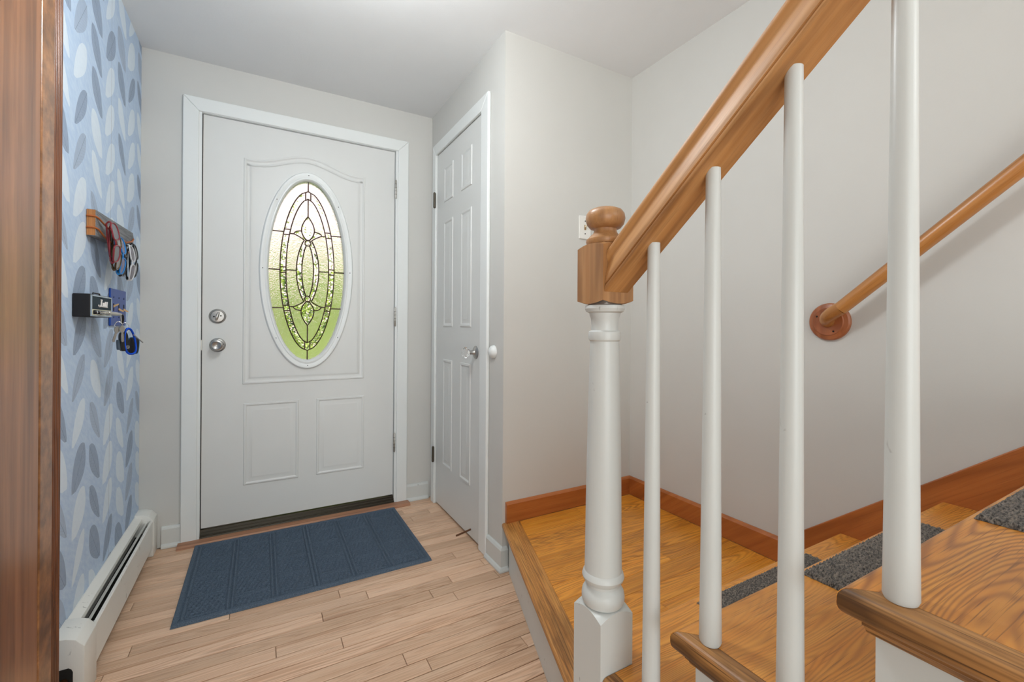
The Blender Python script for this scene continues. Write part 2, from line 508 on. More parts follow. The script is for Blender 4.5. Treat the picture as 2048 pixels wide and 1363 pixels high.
for k, (yy, zz) in enumerate(((Y0 - .011, .022), (Y0 + 0.0, .034), (Y0 + .005, .045))):
    MB().lathe([(0.0011, DX0 + JB + .001), (0.0018, DX1 - JB - .001)], (0, yy, zz), 8, 'x').build('threshold_ridge', 'oldbrass', t1)
MB().prism([(Y0 - .075, 0), (Y0 - .019, 0), (Y0 - .019, .014), (Y0 - .066, .014), (Y0 - .074, .006)], 'x', -0.335, 0.757).build('threshold_board', 'threshold_wood', t1)

# ---- baseboards painted white
def bb_profile(face, out, h, th=0.013, shoe=True):
    """polygon (offset, z): offset grows into the room from the wall face"""
    p = [(0, 0.001), (th + .011, 0.001), (th + .011, .008), (th + .006, .016), (th, .020), (th, h - .012), (th - .005, h - .003), (0, h)]
    return [(face + out * a, z) for a, z in p]
b1 = thing('baseboard_front', 'short white painted baseboards on the front wall beside the door casing', 'baseboard', (OX0, Y0, 0), kind='structure')
MB().prism(bb_profile(Y0, -1, .098), 'x', -0.398, OX0 - .001).build('board', 'white_worn', b1)
MB().prism(bb_profile(Y0, -1, .098), 'x', OX1 + .001, XC - .016).build('board', 'white_worn', b1)
b2 = thing('baseboard_closet', 'white painted baseboard wrapping the closet wall corner', 'baseboard', (XC, YC, 0), kind='structure')
hb = .100
pr = bb_profile(0, 1, hb)
MB().loft([[(XC - a, 1.796, z) for a, z in pr], [(XC - a, YC - a, z) for a, z in pr]]).build('board', 'white_worn', b2)
MB().loft([[(XC - a, YC - a, z) for a, z in pr], [(XC + .022, YC - a, z) for a, z in pr]]).build('board', 'white_worn', b2)

# ---- brown baseboard on the landing and the stair skirt
b3 = thing('baseboard_landing', 'red-brown wooden baseboard on the wall behind the landing', 'baseboard', (1.2, YC, LAND), kind='structure')
def wbb(h): return [(0, 0), (.014, 0), (.014, h - .010), (.009, h - .003), (.004, h), (0, h)]
MB().loft([[(0.9137, YC - a, LAND + z) for a, z in wbb(.088)], [(XR - a, YC - a, LAND + z) for a, z in wbb(.088)]]).build('board', 'cherry', b3)
b4 = thing('baseboard_right', 'red-brown wooden baseboard and sloping stair skirt on the right wall', 'baseboard', (XR, 1.0, LAND), kind='structure')
SK = 0.905
MB().loft([[(XR - a, YC - a, LAND + z) for a, z in wbb(.088)], [(XR - a, SK, LAND + z) for a, z in wbb(.088)]]).build('board', 'cherry_y', b4)
slope = 0.81
def sk_z(yy): return LAND + .088 + slope * (SK - yy)
MB().prism([(SK, LAND), (SK, LAND + .088), (-.6, sk_z(-.6)), (-.6, sk_z(-.6) - .62), (0.55, LAND)], 'x', XR - .014, XR).build('skirt_board', 'cherry_y', b4, (0.003, 2))

# ================================================================== ENTRY DOOR
d1 = thing('door_1', 'white entry door with leaded oval glass and embossed panels', 'door', (0.213, Y0, 0.05), kind='structure')
SL0, SL1, SB, ST_ = -0.2494, 0.6745, -0.9865 + H, 1.0141 + H
YF, YB = Y0 + 0.006, Y0 + 0.050
EX, EZ, EA, EB = 0.2150, 0.2895 + H, 0.1850, 0.4760      # oval glass
OA, OB = 0.2290, 0.5240                                   # outer edge of the oval frame
NA = 96
def ell(a, b, t, y_): return (EX + a * math.cos(t), y_, EZ + b * math.sin(t))
def rect_pt(t, y_):
    c, s = math.cos(t), math.sin(t)
    k = min((SL1 - EX) / c if c > 1e-9 else 9e9, (SL0 - EX) / c if c < -1e-9 else 9e9,
            (ST_ - EZ) / s if s > 1e-9 else 9e9, (SB - EZ) / s if s < -1e-9 else 9e9)
    return (EX + c * k, y_, EZ + s * k)
ang = sorted(set([2 * PI * i / NA for i in range(NA)] + [math.atan2(zz - EZ, xx - EX) % (2 * PI) for xx in (SL0, SL1) for zz in (SB, ST_)]))
mb = MB()
hole_a, hole_b = EA + .012, EB + .012
mb.loft([[rect_pt(t, YF) for t in ang], [ell(hole_a, hole_b, math.atan2(math.sin(t) / hole_b, math.cos(t) / hole_a), YF) for t in ang],
         [ell(hole_a, hole_b, math.atan2(math.sin(t) / hole_b, math.cos(t) / hole_a), YB) for t in ang], [rect_pt(t, YB) for t in ang]], loop=True)
mb.build('slab', 'door', d1)
def on_door(u, w, h): return (u, YF - h, w)
STEPS = [(0, -.001), (.003, .0045), (.010, .0050), (.015, .0012), (.026, .0008), (.030, .0030), (.036, .0034)]
# upper panel with an arched head
top = []
for i in range(41):
    t = i / 40
    xx = 0.508 + (-0.082 - 0.508) * t
    s = abs(t - .5) * 2
    arch = 0.0 if s > .86 else 0.5 * (1 + math.cos(PI * s / .86))
    top.append((xx, 0.8375 + H + 0.060 * arch))
poly = [(-0.082, -0.300 + H), (0.508, -0.300 + H)] + top
relief(poly, STEPS, on_door, fill=False).build('panel_moulding', 'door', d1, smooth=40)
SP = [(0, -.001), (.004, .0042), (.010, .0046), (.016, .0010), (.024, .0008), (.040, .0052)]
for xa, xb in ((-0.077, 0.1755), (0.2600, 0.5105)):
    relief([(xa, -0.808 + H), (xb, -0.808 + H), (xb, -0.395 + H), (xa, -0.395 + H)], SP, on_door).build('panel', 'door', d1, smooth=25)
# oval frame with its screws
fr = MB(); rings = []
for k, h in ((0, -.001), (.06, .010), (.16, .0155), (.30, .0165), (.45, .0135), (.60, .0120), (.70, .0150), (.82, .0150), (.92, .0095), (1.0, .003), (1.0, -.020)):
    a, b_ = OA + (EA - OA) * k, OB + (EB - OB) * k
    rings.append([ell(a, b_, 2 * PI * i / 120, YF - h) for i in range(120)])
ov = fr.loft(rings, caps=False).build('oval_frame', 'white', d1, smooth=35)
rings = []
for k, h in ((0, 0.0), (.1, .010), (.7, .012), (1.0, .002), (1.0, -.016)):
    a, b_ = OA + (EA - OA) * k, OB + (EB - OB) * k
    rings.append([ell(a, b_, 2 * PI * i / 120, YB + h) for i in range(120)])
MB().loft(rings, caps=False).build('oval_frame', 'white', d1, smooth=35)
for i in range(8):
    t = PI / 2 + i * PI / 4
    tt = math.atan2(math.sin(t), math.cos(t)) + (0.0)
    p = ell(EA + (OA - EA) * .62, EB + (OB - EB) * .62, tt, YF - .0125)
    MB().lathe([(0.0032, 0), (0.0032, -.0018), (0.002, -.0026)], p, 12, 'y').build('screw', 'dark', ov)

# leaded glass --------------------------------------------------------
def glass(name, kind, rough=0.03):
    m, nt, b = new_mat(name)
    b.inputs['Base Color'].default_value = (1, 1, 1, 1)
    b.inputs['Transmission Weight'].default_value = 1.0
    b.inputs['Roughness'].default_value = rough
    b.inputs['IOR'].default_value = 1.45
    x, y_, z = coords(nt)
    v = vec(nt, x, y_, z)
    if kind == 'hammer':
        bump(nt, b, noise(nt, v, 170, 2, 0.5), 0.75, 0.0028)
    elif kind == 'leafy':
        bump(nt, b, noise(nt, vec(nt, x + y_, y_, z), 60, 3, 0.6, 1.2), 0.8, 0.004)
    else:
        cell = voronoi(nt, vec(nt, x * 1.0, y_, z * 1.4), 85, out='Color')
        n = nt.nodes.new('ShaderNodeSeparateColor'); nt.links.new(cell, n.inputs[0])
        n2 = nt.nodes.new('ShaderNodeCombineXYZ')
        a = V(nt, n.outputs[0]) + (-.5); c = V(nt, n.outputs[1]) + (-.5)
        nrm = nt.nodes.new('ShaderNodeVectorMath'); nrm.operation = 'ADD'
        geo = nt.nodes.new('ShaderNodeNewGeometry')
        nt.links.new(geo.outputs['Normal'], nrm.inputs[0])
        nt.links.new(vec(nt, a * 0.5, 0.0, c * 0.42), nrm.inputs[1])
        nz = nt.nodes.new('ShaderNodeVectorMath'); nz.operation = 'NORMALIZE'
        nt.links.new(nrm.outputs[0], nz.inputs[0])
        nt.links.new(nz.outputs[0], b.inputs['Normal'])
    return m
G_H, G_L, G_B = glass('hammered_glass', 'hammer', 0.06), glass('leafy_glass', 'leafy', 0.05), glass('bevelled_glass', 'bevel', 0.0)
YG = Y0 + 0.022
def fE(t): return math.sqrt(max(0, 1 - t * t))
def fVO(t): return 0.715 * max(0, 1 - (abs(t) / .895) ** 2) ** .55
def fVI(t): return 0.565 * max(0, 1 - (abs(t) / .81) ** 2) ** .6
def fCO(t): return 0.297 * max(0, 1 - (abs(t) / .40) ** 2) ** .8
def fCI(t): return 0.155 * max(0, 1 - (abs(t) / .31) ** 2) ** .7
def fT(t):
    s = (abs(t) - .338) / .274
    return 0.17 * max(0, math.sin(PI * min(1, max(0, s)) ** .85)) ** .9
def fW(t):
    t = abs(t)
    if t < .335 or t > .447: return 0
    if t < .405: return .09 + .275 * ((t - .335) / .07) ** 1.5
    return .16 + .205 * math.sqrt(max(0, 1 - ((t - .405) / .042) ** 2))
def fC(t):
    d = (abs(t) - .315) / .033
    return .076 * math.sqrt(max(0, 1 - d * d))
def gp(x, t, y_): return (EX + EA * x, y_, EZ + EB * t)
def pane(t0, t1, fl_, fr_, mat, sx=1, n=22, ridge=0.0, name='pane'):
    """a piece of glass between two boundary curves, over the heights t0..t1"""
    rings = []
    for i in range(n + 1):
        t = t0 + (t1 - t0) * i / n
        a, b_ = fl_(t) * sx, fr_(t) * sx
        if abs(b_ - a) < .006: b_ = a + .006 * sx
        c = (a + b_) / 2
        rings.append([gp(a, t, YG), gp(c, t, YG - ridge), gp(b_, t, YG), gp(b_, t, YG + .005), gp(c, t, YG + .005 + ridge), gp(a, t, YG + .005)])
    return MB().loft(rings).build(name, mat, d1)
for st in (1, -1):
    for sx in (1, -1):
        S = lambda a, b_: (st * a, st * b_)
        pane(*S(.004, .418), lambda t: fVO(t), lambda t: fE(t) * 1.02, G_H, sx)
        pane(*S(.422, .995), lambda t: max(fVO(t), .004), lambda t: fE(t) * 1.02, G_H, sx)
        pane(*S(.034, .388), fVI, fVO, G_B, sx, ridge=.003)
        pane(*S(.452, .850), lambda t: max(fVI(t), .07), fVO, G_B, sx, ridge=.003)
        pane(*S(.392, .448), fVI, fVO, G_B, sx, 4, ridge=.002)
        pane(*S(.407, .805), lambda t: max(fT(t) if abs(t) < .612 else 0, fW(t), .004), fVI, G_L, sx)
        pane(*S(.336, .446), lambda t: max(fT(t), fC(t)), lambda t: max(fW(t), fT(t) + .006), G_B, sx, 12, ridge=.002)
        pane(*S(.004, .403), lambda t: max(fCO(t), fW(t), fC(t)), fVI, G_L, sx)
    pane(*((st * .815), (st * .893)), lambda t: -min(.068, fVO(t)), lambda t: min(.068, fVO(t)), G_B, 1, 8)
    pane(st * .34, st * .612, lambda t: -fT(t), fT, G_B, 1, 16, ridge=.004)
    pane(st * .283, st * .347, lambda t: -fC(t), fC, G_B, 1, 10, ridge=.003)
for sx in (1, -1):
    pane(-.030, .030, fVI, fVO, G_B, sx, 4, ridge=.002)
    pane(-.325, .325, lambda t: max(fCI(t), fC(t)), lambda t: max(fCO(t), fC(t) + .01), G_B, sx, 26, ridge=.003)
pane(-.283, .283, lambda t: -fCI(t), fCI, G_L, 1, 20)
cm = MB()
RC = 0.0031
def line(pts, r=RC): cm.tube([gp(a, t, YG - .001) for a, t in pts], r, 6)
def span(f, t0, t1, sx, n=26): return [(f(t0 + (t1 - t0) * i / n) * sx, t0 + (t1 - t0) * i / n) for i in range(n + 1)]
for sx in (1, -1):
    line(span(fVO, -.895, .895, sx, 60)); line(span(fVI, -.81, .81, sx, 60))
    line(span(fCO, -.335, .335, sx)); line(span(fCI, -.29, .29, sx))
    line([(fVO(0) * sx, 0), (sx * .998, 0)]); line([(fCO(0) * sx, 0), (fVI(0) * sx, 0)])
    for st in (1, -1):
        line([(fVO(.42) * sx, .42 * st), (fE(.42) * sx, .42 * st)])
        line([(fVI(.405) * sx, .405 * st), (.365 * sx, .405 * st)])
        for q in (.030, .390, .450): line([(fVI(q) * sx, q * st), (fVO(q) * sx, q * st)])
        line([(.068 * sx, fq * st) for fq in (.80, .885)])
        line(span(fT, st * .338, st * .612, sx)); line(span(fW, st * .336, st * .446, sx, 16))
        line([(fW(.446) * sx, .446 * st), (fT(.44) * sx, .44 * st)])
for st in (1, -1):
    line([(0, st * .895), (0, st * .998)]); line([(0, st * .612), (0, st * .81)])
    cm.tube([gp(.076 * math.cos(2 * PI * i / 20), st * .315 + .033 * math.sin(2 * PI * i / 20), YG - .001) for i in range(20)], RC, 6, True)
cm.build('lead_came', 'came', d1, smooth=60)

# knob, deadbolt, hinges
kx, kz = -0.1862, -0.1006 + H
kn = MB().lathe([(0.034, 0), (0.034, -.004), (0.030, -.008), (0.0155, -.012), (0.013, -.026), (0.017, -.032), (0.026, -.040), (0.0275, -.050), (0.024, -.058), (0.019, -.060), (0.012, -.055), (0.0, -.054)],
               (kx, YF, kz), 40, 'y').build('door_knob', 'nickel', d1, smooth=35)
MB().lathe([(0.003, 0), (0.003, -.005)], (kx + .024, YF - .006, kz + .004), 10, 'y').build('release_button', 'dark', kn)
bx_, bz_ = -0.1872, 0.0399 + H
db = MB().lathe([(0.036, 0), (0.036, -.003), (0.033, -.008), (0.029, -.010), (0.027, -.0085), (0.012, -.0105), (0, -.0118)], (bx_, YF, bz_), 40, 'y').build('deadbolt_plate', 'nickel', d1, smooth=35)
turn = MB()
rings = []
for i in range(9):
    t = -1 + 2 * i / 8
    w = .0022 + .0048 * math.sqrt(max(0, 1 - t * t * .92))
    cx_, cz_ = bx_ + t * .005, bz_ + t * .021
    rings.append([(cx_ - w, YF - .009, cz_), (cx_ + w, YF - .009, cz_), (cx_ + w * .5, YF - .026 + .006 * t * t, cz_), (cx_ - w * .5, YF - .026 + .006 * t * t, cz_)])
turn.loft(rings).build('thumb_turn', 'nickel', db, (0.001, 2))
for s in (-1, 1):
    MB().lathe([(0.0035, 0), (0.0035, -.002), (0.0015, -.003)], (bx_ + s * .014, YF - .0085, bz_ + s * .002), 12, 'y').build('screw', 'dark', db)
MB().prism([(-.2502 - .004, -.10 + H - .022), (-.2502, -.10 + H - .026), (-.2502, -.10 + H + .026), (-.2502 - .004, -.10 + H + .022)], 'y', Y0 + .001, Y0 + .004).build('strike_plate', 'steel', t1)
for hz in (0.792, 0.0513, -0.680):
    z0, z1 = hz + H - .050, hz + H + .050
    hg = MB().lathe([(0.003, z0 - .006), (0.0062, z0 - .001), (0.0062, z1 + .001), (0.003, z1 + .006)], (0.6768, Y0 - .013, 0), 14).build('hinge', 'steel', d1, smooth=40)
    for q in range(4):
        MB().lathe([(0.0065, 0), (0.0065, .0014)], (0.6768, Y0 - .013, z0 + .02 * (q + 1)), 14).build('knuckle_joint', 'dark', hg)

# ================================================================== CLOSET DOOR
t2 = thing('trim_2', 'white painted casing around the closet door', 'door casing', (XC, 1.85, 0), kind='structure')
KO0, KO1, KZ = 1.795, 2.5377, 1.0620 + H
xa, xb = XC - .017, XC
MB().prism([(KO1, 0), (CY1, 0), (CY1, CZ1), (KO1, KZ)], 'x', xa, xb).build('casing', 'white', t2, (0.004, 3))
MB().prism([(KO0, 0), (CY0, 0), (CY0, CZ1), (KO0, KZ)], 'x', xa, xb).build('casing', 'white', t2, (0.006, 3))
MB().prism([(KO1, KZ), (CY1, CZ1), (CY0, CZ1), (KO0, KZ)], 'x', xa, xb).build('casing', 'white', t2, (0.004, 3))
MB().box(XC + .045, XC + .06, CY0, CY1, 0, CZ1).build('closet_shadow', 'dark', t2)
d2 = thing('door_2', 'white six-panel closet door with crystal knob', 'door', (XC, 2.18, 0.01), kind='structure')
XD = XC - 0.003
MB().box(XD, XC + .034, CY0 + .003, CY1 - .003, 0.012, CZ1 - .004).build('slab', 'door', d2)
def on_closet(u, w, h): return (XD - h, -u, w)
for (ya, yb) in ((2.130, 1.994), (2.375, 2.238)):
    for (za, zb) in ((.695, .895), (-.006, .590), (-.785, -.186)):
        relief([(-ya, za + H), (-yb, za + H), (-yb, zb + H), (-ya, zb + H)], [(0, -.001), (.004, .0045), (.012, .0045), (.020, .0006), (.026, .0006), (.042, .0055)], on_closet).build('panel', 'door', d2, smooth=25)
ky, kz2 = 1.938, -0.126 + H
ro = MB().lathe([(0.031, 0), (0.031, -.003), (0.026, -.007), (0.014, -.010), (0.010, -.016), (0.010, -.034), (0.013, -.036)], (XD, ky, kz2), 32, 'x').build('knob_rosette', 'nickel', d2, smooth=35)
MB().lathe([(0.012, -.034), (0.019, -.040), (0.0255, -.050), (0.0255, -.056), (0.018, -.067), (0.006, -.070)], (XD, ky, kz2), 8, 'x').build('crystal_knob', 'crystal', d2)
MB().box(XD - .0012, XD + .01, CY0 + .0035, CY0 + .012, kz2 - .028, kz2 + .028).build('latch_plate', 'steel', d2)
for hz in (0.7342, -0.7502):
    z0, z1 = hz + H - .042, hz + H + .042
    hg = MB().lathe([(0.004, z0 - .004), (0.0075, z0), (0.0075, z1), (0.004, z1 + .004)], (XC - .022, CY1 - .002, 0), 14).build('hinge', 'oldbrass', d2, smooth=40)
    MB().box(XC - .021, XC - .0175, CY1 - .002, CY1 + .020, z0 + .004, z1 - .004).build('leaf', 'oldbrass', hg)
MB().tube([(XD - .001, 1.985, .046), (0.800, 1.930, .060)], 0.0045, 10).build('stop_rod', 'rust', d2, smooth=40)
bu = MB().lathe([(0.029, 0), (0.029, -.004), (0.026, -.012), (0.019, -.019), (0.009, -.0235), (0.0, -.0245)], (XC, 1.755, -0.1136 + H), 32, 'x').build('wall_bumper', 'white', smooth=40)
tag(bu, 'round white dome doorknob bumper on the closet wall beside the casing', 'door stop')

# ================================================================== STAIRS
st = thing('staircase', 'orange oak stairs with white stringer, rising toward the viewer from a slanted landing', 'stairs', (1.1, 1.0, 0))
CT = math.sqrt(1 + .3245 ** 2)
# landing: boards, slanted nosing, white riser
ld = MB().box(1.10, XR - .001, 0.70, YC - .001, 0.0, LAND - .02).build('landing', 'subfloor', st)
Yn0, Yn1 = 0.7215, YC - 0.002
prof = [(0, -.004), (.003, -.0012), (.008, 0), (.079, 0), (.079, -.026), (.010, -.026), (.004, -.022), (.0005, -.014)]
MB().loft([[(xo(yy) + w * CT, yy, LAND + h) for w, h in prof] for yy in (Yn0, Yn1)]).build('nosing_board', 'orange_y', ld, smooth=50)
y = YC - 0.0155
k = 0
while y > 0.73:
    ya, yb = max(y - .0775 + .0006, .724), y
    cuts = [1.0] if k % 3 else [random.uniform(.35, .75), 1.0]
    xs0, xs1 = (xo(ya) + .0798 * CT, xo(yb) + .0798 * CT), XR - .0145
    last = None
    for q in cuts:
        xe = xs1 if q == 1.0 else xs0[0] + (xs1 - xs0[0]) * q
        l0, l1 = xs0 if last is None else (last, last)
        plank([(l0, ya), (xe - .0008, ya), (xe - .0008, yb), (l1, yb)], LAND, .019, .0009, 'landing_board', 'orange', ld)
        last = xe
    y -= .0775; k += 1
MB().loft([[(xo(yy) + w * CT, yy, h) for w, h in ((.027, 0.001), (.045, 0.001), (.045, LAND - .0265), (.027, LAND - .0265))] for yy in (Yn0, YC - .03)]).build('riser', 'white_worn', st)
XE = 0.556                                       # outer end of the treads
NXc, NYc, NH = 0.5925, 0.6750, 0.0402            # newel
def tread(k, yb):
    yf, z1 = TF[k], T[k]
    th = .030
    if k == 0:
        xn = NXc + NH + .001
        poly = [(xn, yf), (XR - .0145, yf), (XR - .0145, yb), (.587, yb), (.587, NYc - NH - .001), (xn, NYc - NH - .001)]
        body = MB().prism(poly, 'z', z1 - th, z1).build('tread', 'tread', st, (0.010, 4, lambda a, b: a.y > yf - .001 and b.y > yf - .001 and abs(a.z - b.z) < .001), smooth=35)
        rp = [(XE, NYc - NH - .001), (.5865, NYc - NH - .001), (.5865, yb), (XE, yb)]
    else:
        poly = [(XE, yf), (XR - .0145, yf), (XR - .0145, yb), (.587, yb), (.587, yf - .031)]
        body = MB().prism(poly, 'z', z1 - th, z1).build('tread', 'tread', st, (0.010, 4, lambda a, b: a.y > yf - .001 and b.y > yf - .001 and abs(a.z - b.z) < .001), smooth=35)
        rp = [(XE, yf - .0006), (.5865, yf - .0312), (.5865, yb), (XE, yb)]
    MB().prism(rp, 'z', z1 - th, z1).build('return_nosing', 'return', body, (0.011, 4, lambda a, b: a.x < XE + .001 and b.x < XE + .001 and abs(a.z - b.z) < .001), smooth=35)
    cp = [(.5825, z1 - th), (.566, z1 - th), (.566, z1 - th - .004), (.572, z1 - th - .008), (.577, z1 - th - .016), (.5825, z1 - th - .018)]
    MB().prism(cp, 'y', yb, (yf - .02) if k else NYc - NH - .002).build('cove_moulding', 'return', body)
    MB().box(.60, XR - .0145, yf - .042, yf - .024, z1 - RIS + .0005, z1 - th - .0005).build('riser', 'white', st)
tread(0, .437); tread(1, .209); tread(2, -.023); tread(3, -.25)
sp = [(-.25, .002), (NYc - NH - .002, .002)]
zt = [t - .0305 for t in T]
sp += [(NYc - NH - .002, zt[0]), (TF[1] - .026, zt[0]), (TF[1] - .026, zt[1]), (TF[2] - .026, zt[1]), (TF[2] - .026, zt[2]), (TF[3] - .026, zt[2]), (TF[3] - .026, zt[3]), (-.25, zt[3])]
MB().prism(sp, 'x', .583, .599).build('stringer', 'white_worn', st)

# carpet pieces on the treads
def carpet_mat():
    m, nt, b = new_mat('brown_grey_loop_carpet')
    x, y_, z = coords(nt)
    v = vec(nt, x, y_ * 1.6, z)
    n = noise(nt, v, 240, 2, 0.7).ramp(0.38, 0.62)
    n2 = noise(nt, vec(nt, x, y_ * 2.2, z), 110, 1, 0.6).ramp(0.54, 0.62)
    c = mix(nt, n, srgb(36, 33, 31), srgb(112, 104, 96))
    c = mix(nt, n2 * 0.5, c, srgb(150, 138, 124))
    nt.links.new(c, b.inputs['Base Color'])
    b.inputs['Roughness'].default_value = 0.95
    b.inputs['Sheen Weight'].default_value = 0.2
    return m
M['carpet'] = carpet_mat()
def carpet(k, x0, x1, y0, y1, label):
    rr = random.Random(40 + k)
    nx, ny = 150, 58
    vs, fs = [], []
    for j in range(ny + 1):
        for i in range(nx + 1):
            u, w = i / nx, j / ny
            xx, yy = x0 + (x1 - x0) * u, y0 + (y1 - y0) * w
            e = min(u * (x1 - x0), (1 - u) * (x1 - x0), w * (y1 - y0), (1 - w) * (y1 - y0))
            edge = min(1, e / .006)
            h = .0065 * math.sqrt(edge) + (.0026 * abs(math.sin(yy * PI / .0088)) * (1 + .8 * math.sin(xx * 2 * PI / .0125 + PI * (int(yy / .0088) % 2))) - .0018 + rr.uniform(-.0009, .0009)) * (edge > .3)
            vs.append((xx + rr.uniform(-1, 1) * .0009, yy + rr.uniform(-1, 1) * .0009, T[k] + max(.0004, h)))
    for j in range(ny):
        for i in range(nx):
            a = j * (nx + 1) + i
            fs.append((a, a + 1, a + nx + 2, a + nx + 1))
    o = MB().add(vs, fs).build('stair_mat', 'carpet', smooth=180)
    tag(o, label, 'stair mat', 'brown-grey loop carpet pieces on the treads')
carpet(0, .905, 1.378, .480, .700, 'brown-grey loop carpet strip on the lowest tread, next above the landing')
carpet(1, .903, 1.385, .255, .466, 'brown-grey loop carpet piece on the middle tread')
carpet(2, .935, 1.400, .030, .239, 'brown-grey loop carpet corner on the nearest, highest tread at right')

# newel post ---------------------------------------------------------
nw = thing('newel_post', 'white turned newel post with honey wood cap block and ball finial', 'newel post', (NXc, NYc, 0))
ND = .9 / .9
def nz(v): return 1.2588 + .015 - (v - 417) * .000989
def sqring(h, z, n=6, top=None):
    pts = []
    for sx, sy, dx, dy in ((-1, -1, 1, 0), (1, -1, 0, 1), (1, 1, -1, 0), (-1, 1, 0, -1)):
        for i in range(n):
            t = 2 * i / n
            px, py = h * (sx + dx * t), h * (sy + dy * t)
            zz = z
            if top is not None:
                r = math.hypot(px, py)
                zz = z + top * (1 - (r - h) / (h * .4142))
            pts.append((NXc + px, NYc + py, zz))
    return pts
cnx, cny = NXc, NYc
BT = .469 + .015
mb = MB()
def sqpost(z0, z1, h, lo, hi, n=8):
    rings = [sqring(h * .55, z0, n), sqring(h, z0, n, -lo) if lo else sqring(h, z0, n), sqring(h, z1, n, hi), sqring(h * .86, z1 + hi * .62, n, hi * .5), sqring(h * .7, z1 + hi * 1.05, n), sqring(h * .4, z1 + hi * 1.05, n)]
    return MB().loft(rings)
sqpost(0.001, BT, NH, 0, .012, 12).build('base_block', 'white_worn', nw, smooth=40)
prof = [(0.034, .4965), (.0388, .4985), (.0414, .505), (.0418, .513), (.0405, .521), (.0372, .527), (.0345, .530), (.0325, .533), (.0325, .538), (.0350, .541),
        (.0393, .545), (.0410, .5505), (.0393, .557), (.0365, .561), (.0362, .566), (.0352, nz(1050)), (.0335, nz(920)), (.0312, nz(800)), (.0285, nz(690)), (.0282, nz(682)),
        (.0308, nz(679)), (.0322, nz(671)), (.0308, nz(663)), (.0262, nz(660)), (.0258, nz(650)), (.0272, nz(636)), (.0300, nz(629)), (.0300, nz(626)), (.0365, nz(623)), (.0388, nz(617)), (.0375, nz(611)), (.030, nz(608))]
MB().lathe(prof, (NXc, NYc, 0), 48).build('turned_shaft', 'white_worn', nw, smooth=30)
NB = NH - .0018
sqpost(nz(602), nz(497), NB, .006, .007).build('cap_block', 'newel', nw, smooth=40)
prof = [(.030, nz(490)), (.0355, nz(489)), (.0378, nz(484)), (.0370, nz(479)), (.0330, nz(476)), (.0300, nz(472)), (.0240, nz(467)), (.0222, nz(462)), (.0225, nz(458)),
        (.0300, nz(456)), (.0360, nz(449)), (.0388, nz(438)), (.0372, nz(428)), (.0320, nz(421)), (.0230, nz(417)), (.010, nz(415)), (0.0, nz(414.7))]
MB().lathe(prof, (NXc, NYc, 0), 48).build('ball_finial', 'newel', nw, smooth=40)

# handrail -------------------------------------------------------------
AL = math.atan(.81); ca, sa = math.cos(AL), math.sin(AL)
RX = .587
def zb(y_): return 1.1655 + .81 * (.5445 - y_) + .015      # underside of the rail
half = [(.0290, 0), (.0300, .002), (.0300, .007), (.0268, .0085), (.0268, .0105), (.0288, .0120), (.0286, .0170), (.0268, .0240), (.0242, .0310), (.0222, .0380), (.0218, .0430), (.0230, .0475), (.0252, .0510), (.0256, .0545), (.0235, .0600), (.0170, .0645), (.008, .0665)]
rp = half + [(-w, h) for w, h in reversed(half)]
yA = NYc - NB - .0005
hr = MB().loft([[(RX + w, yA, zb(yA) + h / ca) for w, h in rp], [(RX + w, -.30 + h * sa, zb(-.30) + h * ca) for w, h in rp]]).build('banister_rail', 'rail', smooth=30)
tag(hr, 'thick honey-coloured moulded wooden banister rail rising from the newel', 'handrail')

# balusters ------------------------------------------------------------
lab = ['white tapered baluster next to the newel post, second upright from it', 'white tapered baluster standing on the middle tread corner, second from the newel',
       'white tapered baluster third from the newel, its foot below the picture', 'white tapered baluster nearest the viewer, widest and rightmost, on the top tread']
lab[0] = 'slimmest white tapered baluster, first beside the newel post'
for k, (yy, tr_) in enumerate(((.5445, 0), (.4299, 1), (.3151, 1), (.2037, 2))):
    z0 = T[tr_] + .0004
    z1 = zb(yy) + .004
    pr = []
    for i in range(13):
        t = i / 12
        pr.append((.0158 - .0054 * t ** .85, z0 + .004 + (z1 - z0 - .004) * t))
    pr = [(.0142, z0)] + pr
    o = MB().lathe(pr, (0, 0, 0), 28).build('baluster', 'white_worn', smooth=40)
    o.location = (RX, yy, 0)
    tag(o, lab[k], 'baluster', 'white balusters under the banister')

# wall handrail ----------------------------------------------------------
wr = thing('wall_handrail', 'round honey wood wall handrail with round rosette on the right wall', 'handrail', (XR, .754, .03 + H))
WX = XR - .060
def wz(y_): return .0495 + H + .8601 * (.7153 - y_)
ry, rz_ = .756, .022 + H
pts = [(WX, .700, wz(.700)), (WX, -.35, wz(-.35))]
MB().tube(pts, .0205, 24).build('rail', 'wallrail', wr, smooth=50)
el = []
for i in range(9):
    t = i / 8
    a = t * PI / 2
    p0, p1, p2 = Vector((WX, .699, wz(.699))), Vector((WX, ry, rz_ + .008)), Vector((XR - .006, ry, rz_))
    el.append(p0 * (1 - t) ** 2 + p1 * 2 * t * (1 - t) + p2 * t * t)
MB().tube(el, .0207, 24).build('elbow', 'wallrail', wr, smooth=50)
rs = MB().lathe([(0.061, 0), (0.061, -.008), (0.057, -.013), (0.046, -.016), (0.044, -.019), (0, -.019)], (XR, ry, rz_), 48, 'x').build('rosette', 'rosette', wr, smooth=35)
for a in (.5, 2.4, 4.2):
    MB().lathe([(0.003, 0), (0.003, -.001)], (XR - .019, ry + .036 * math.cos(a), rz_ + .036 * math.sin(a)), 8, 'x').build('screw', 'dark', rs)

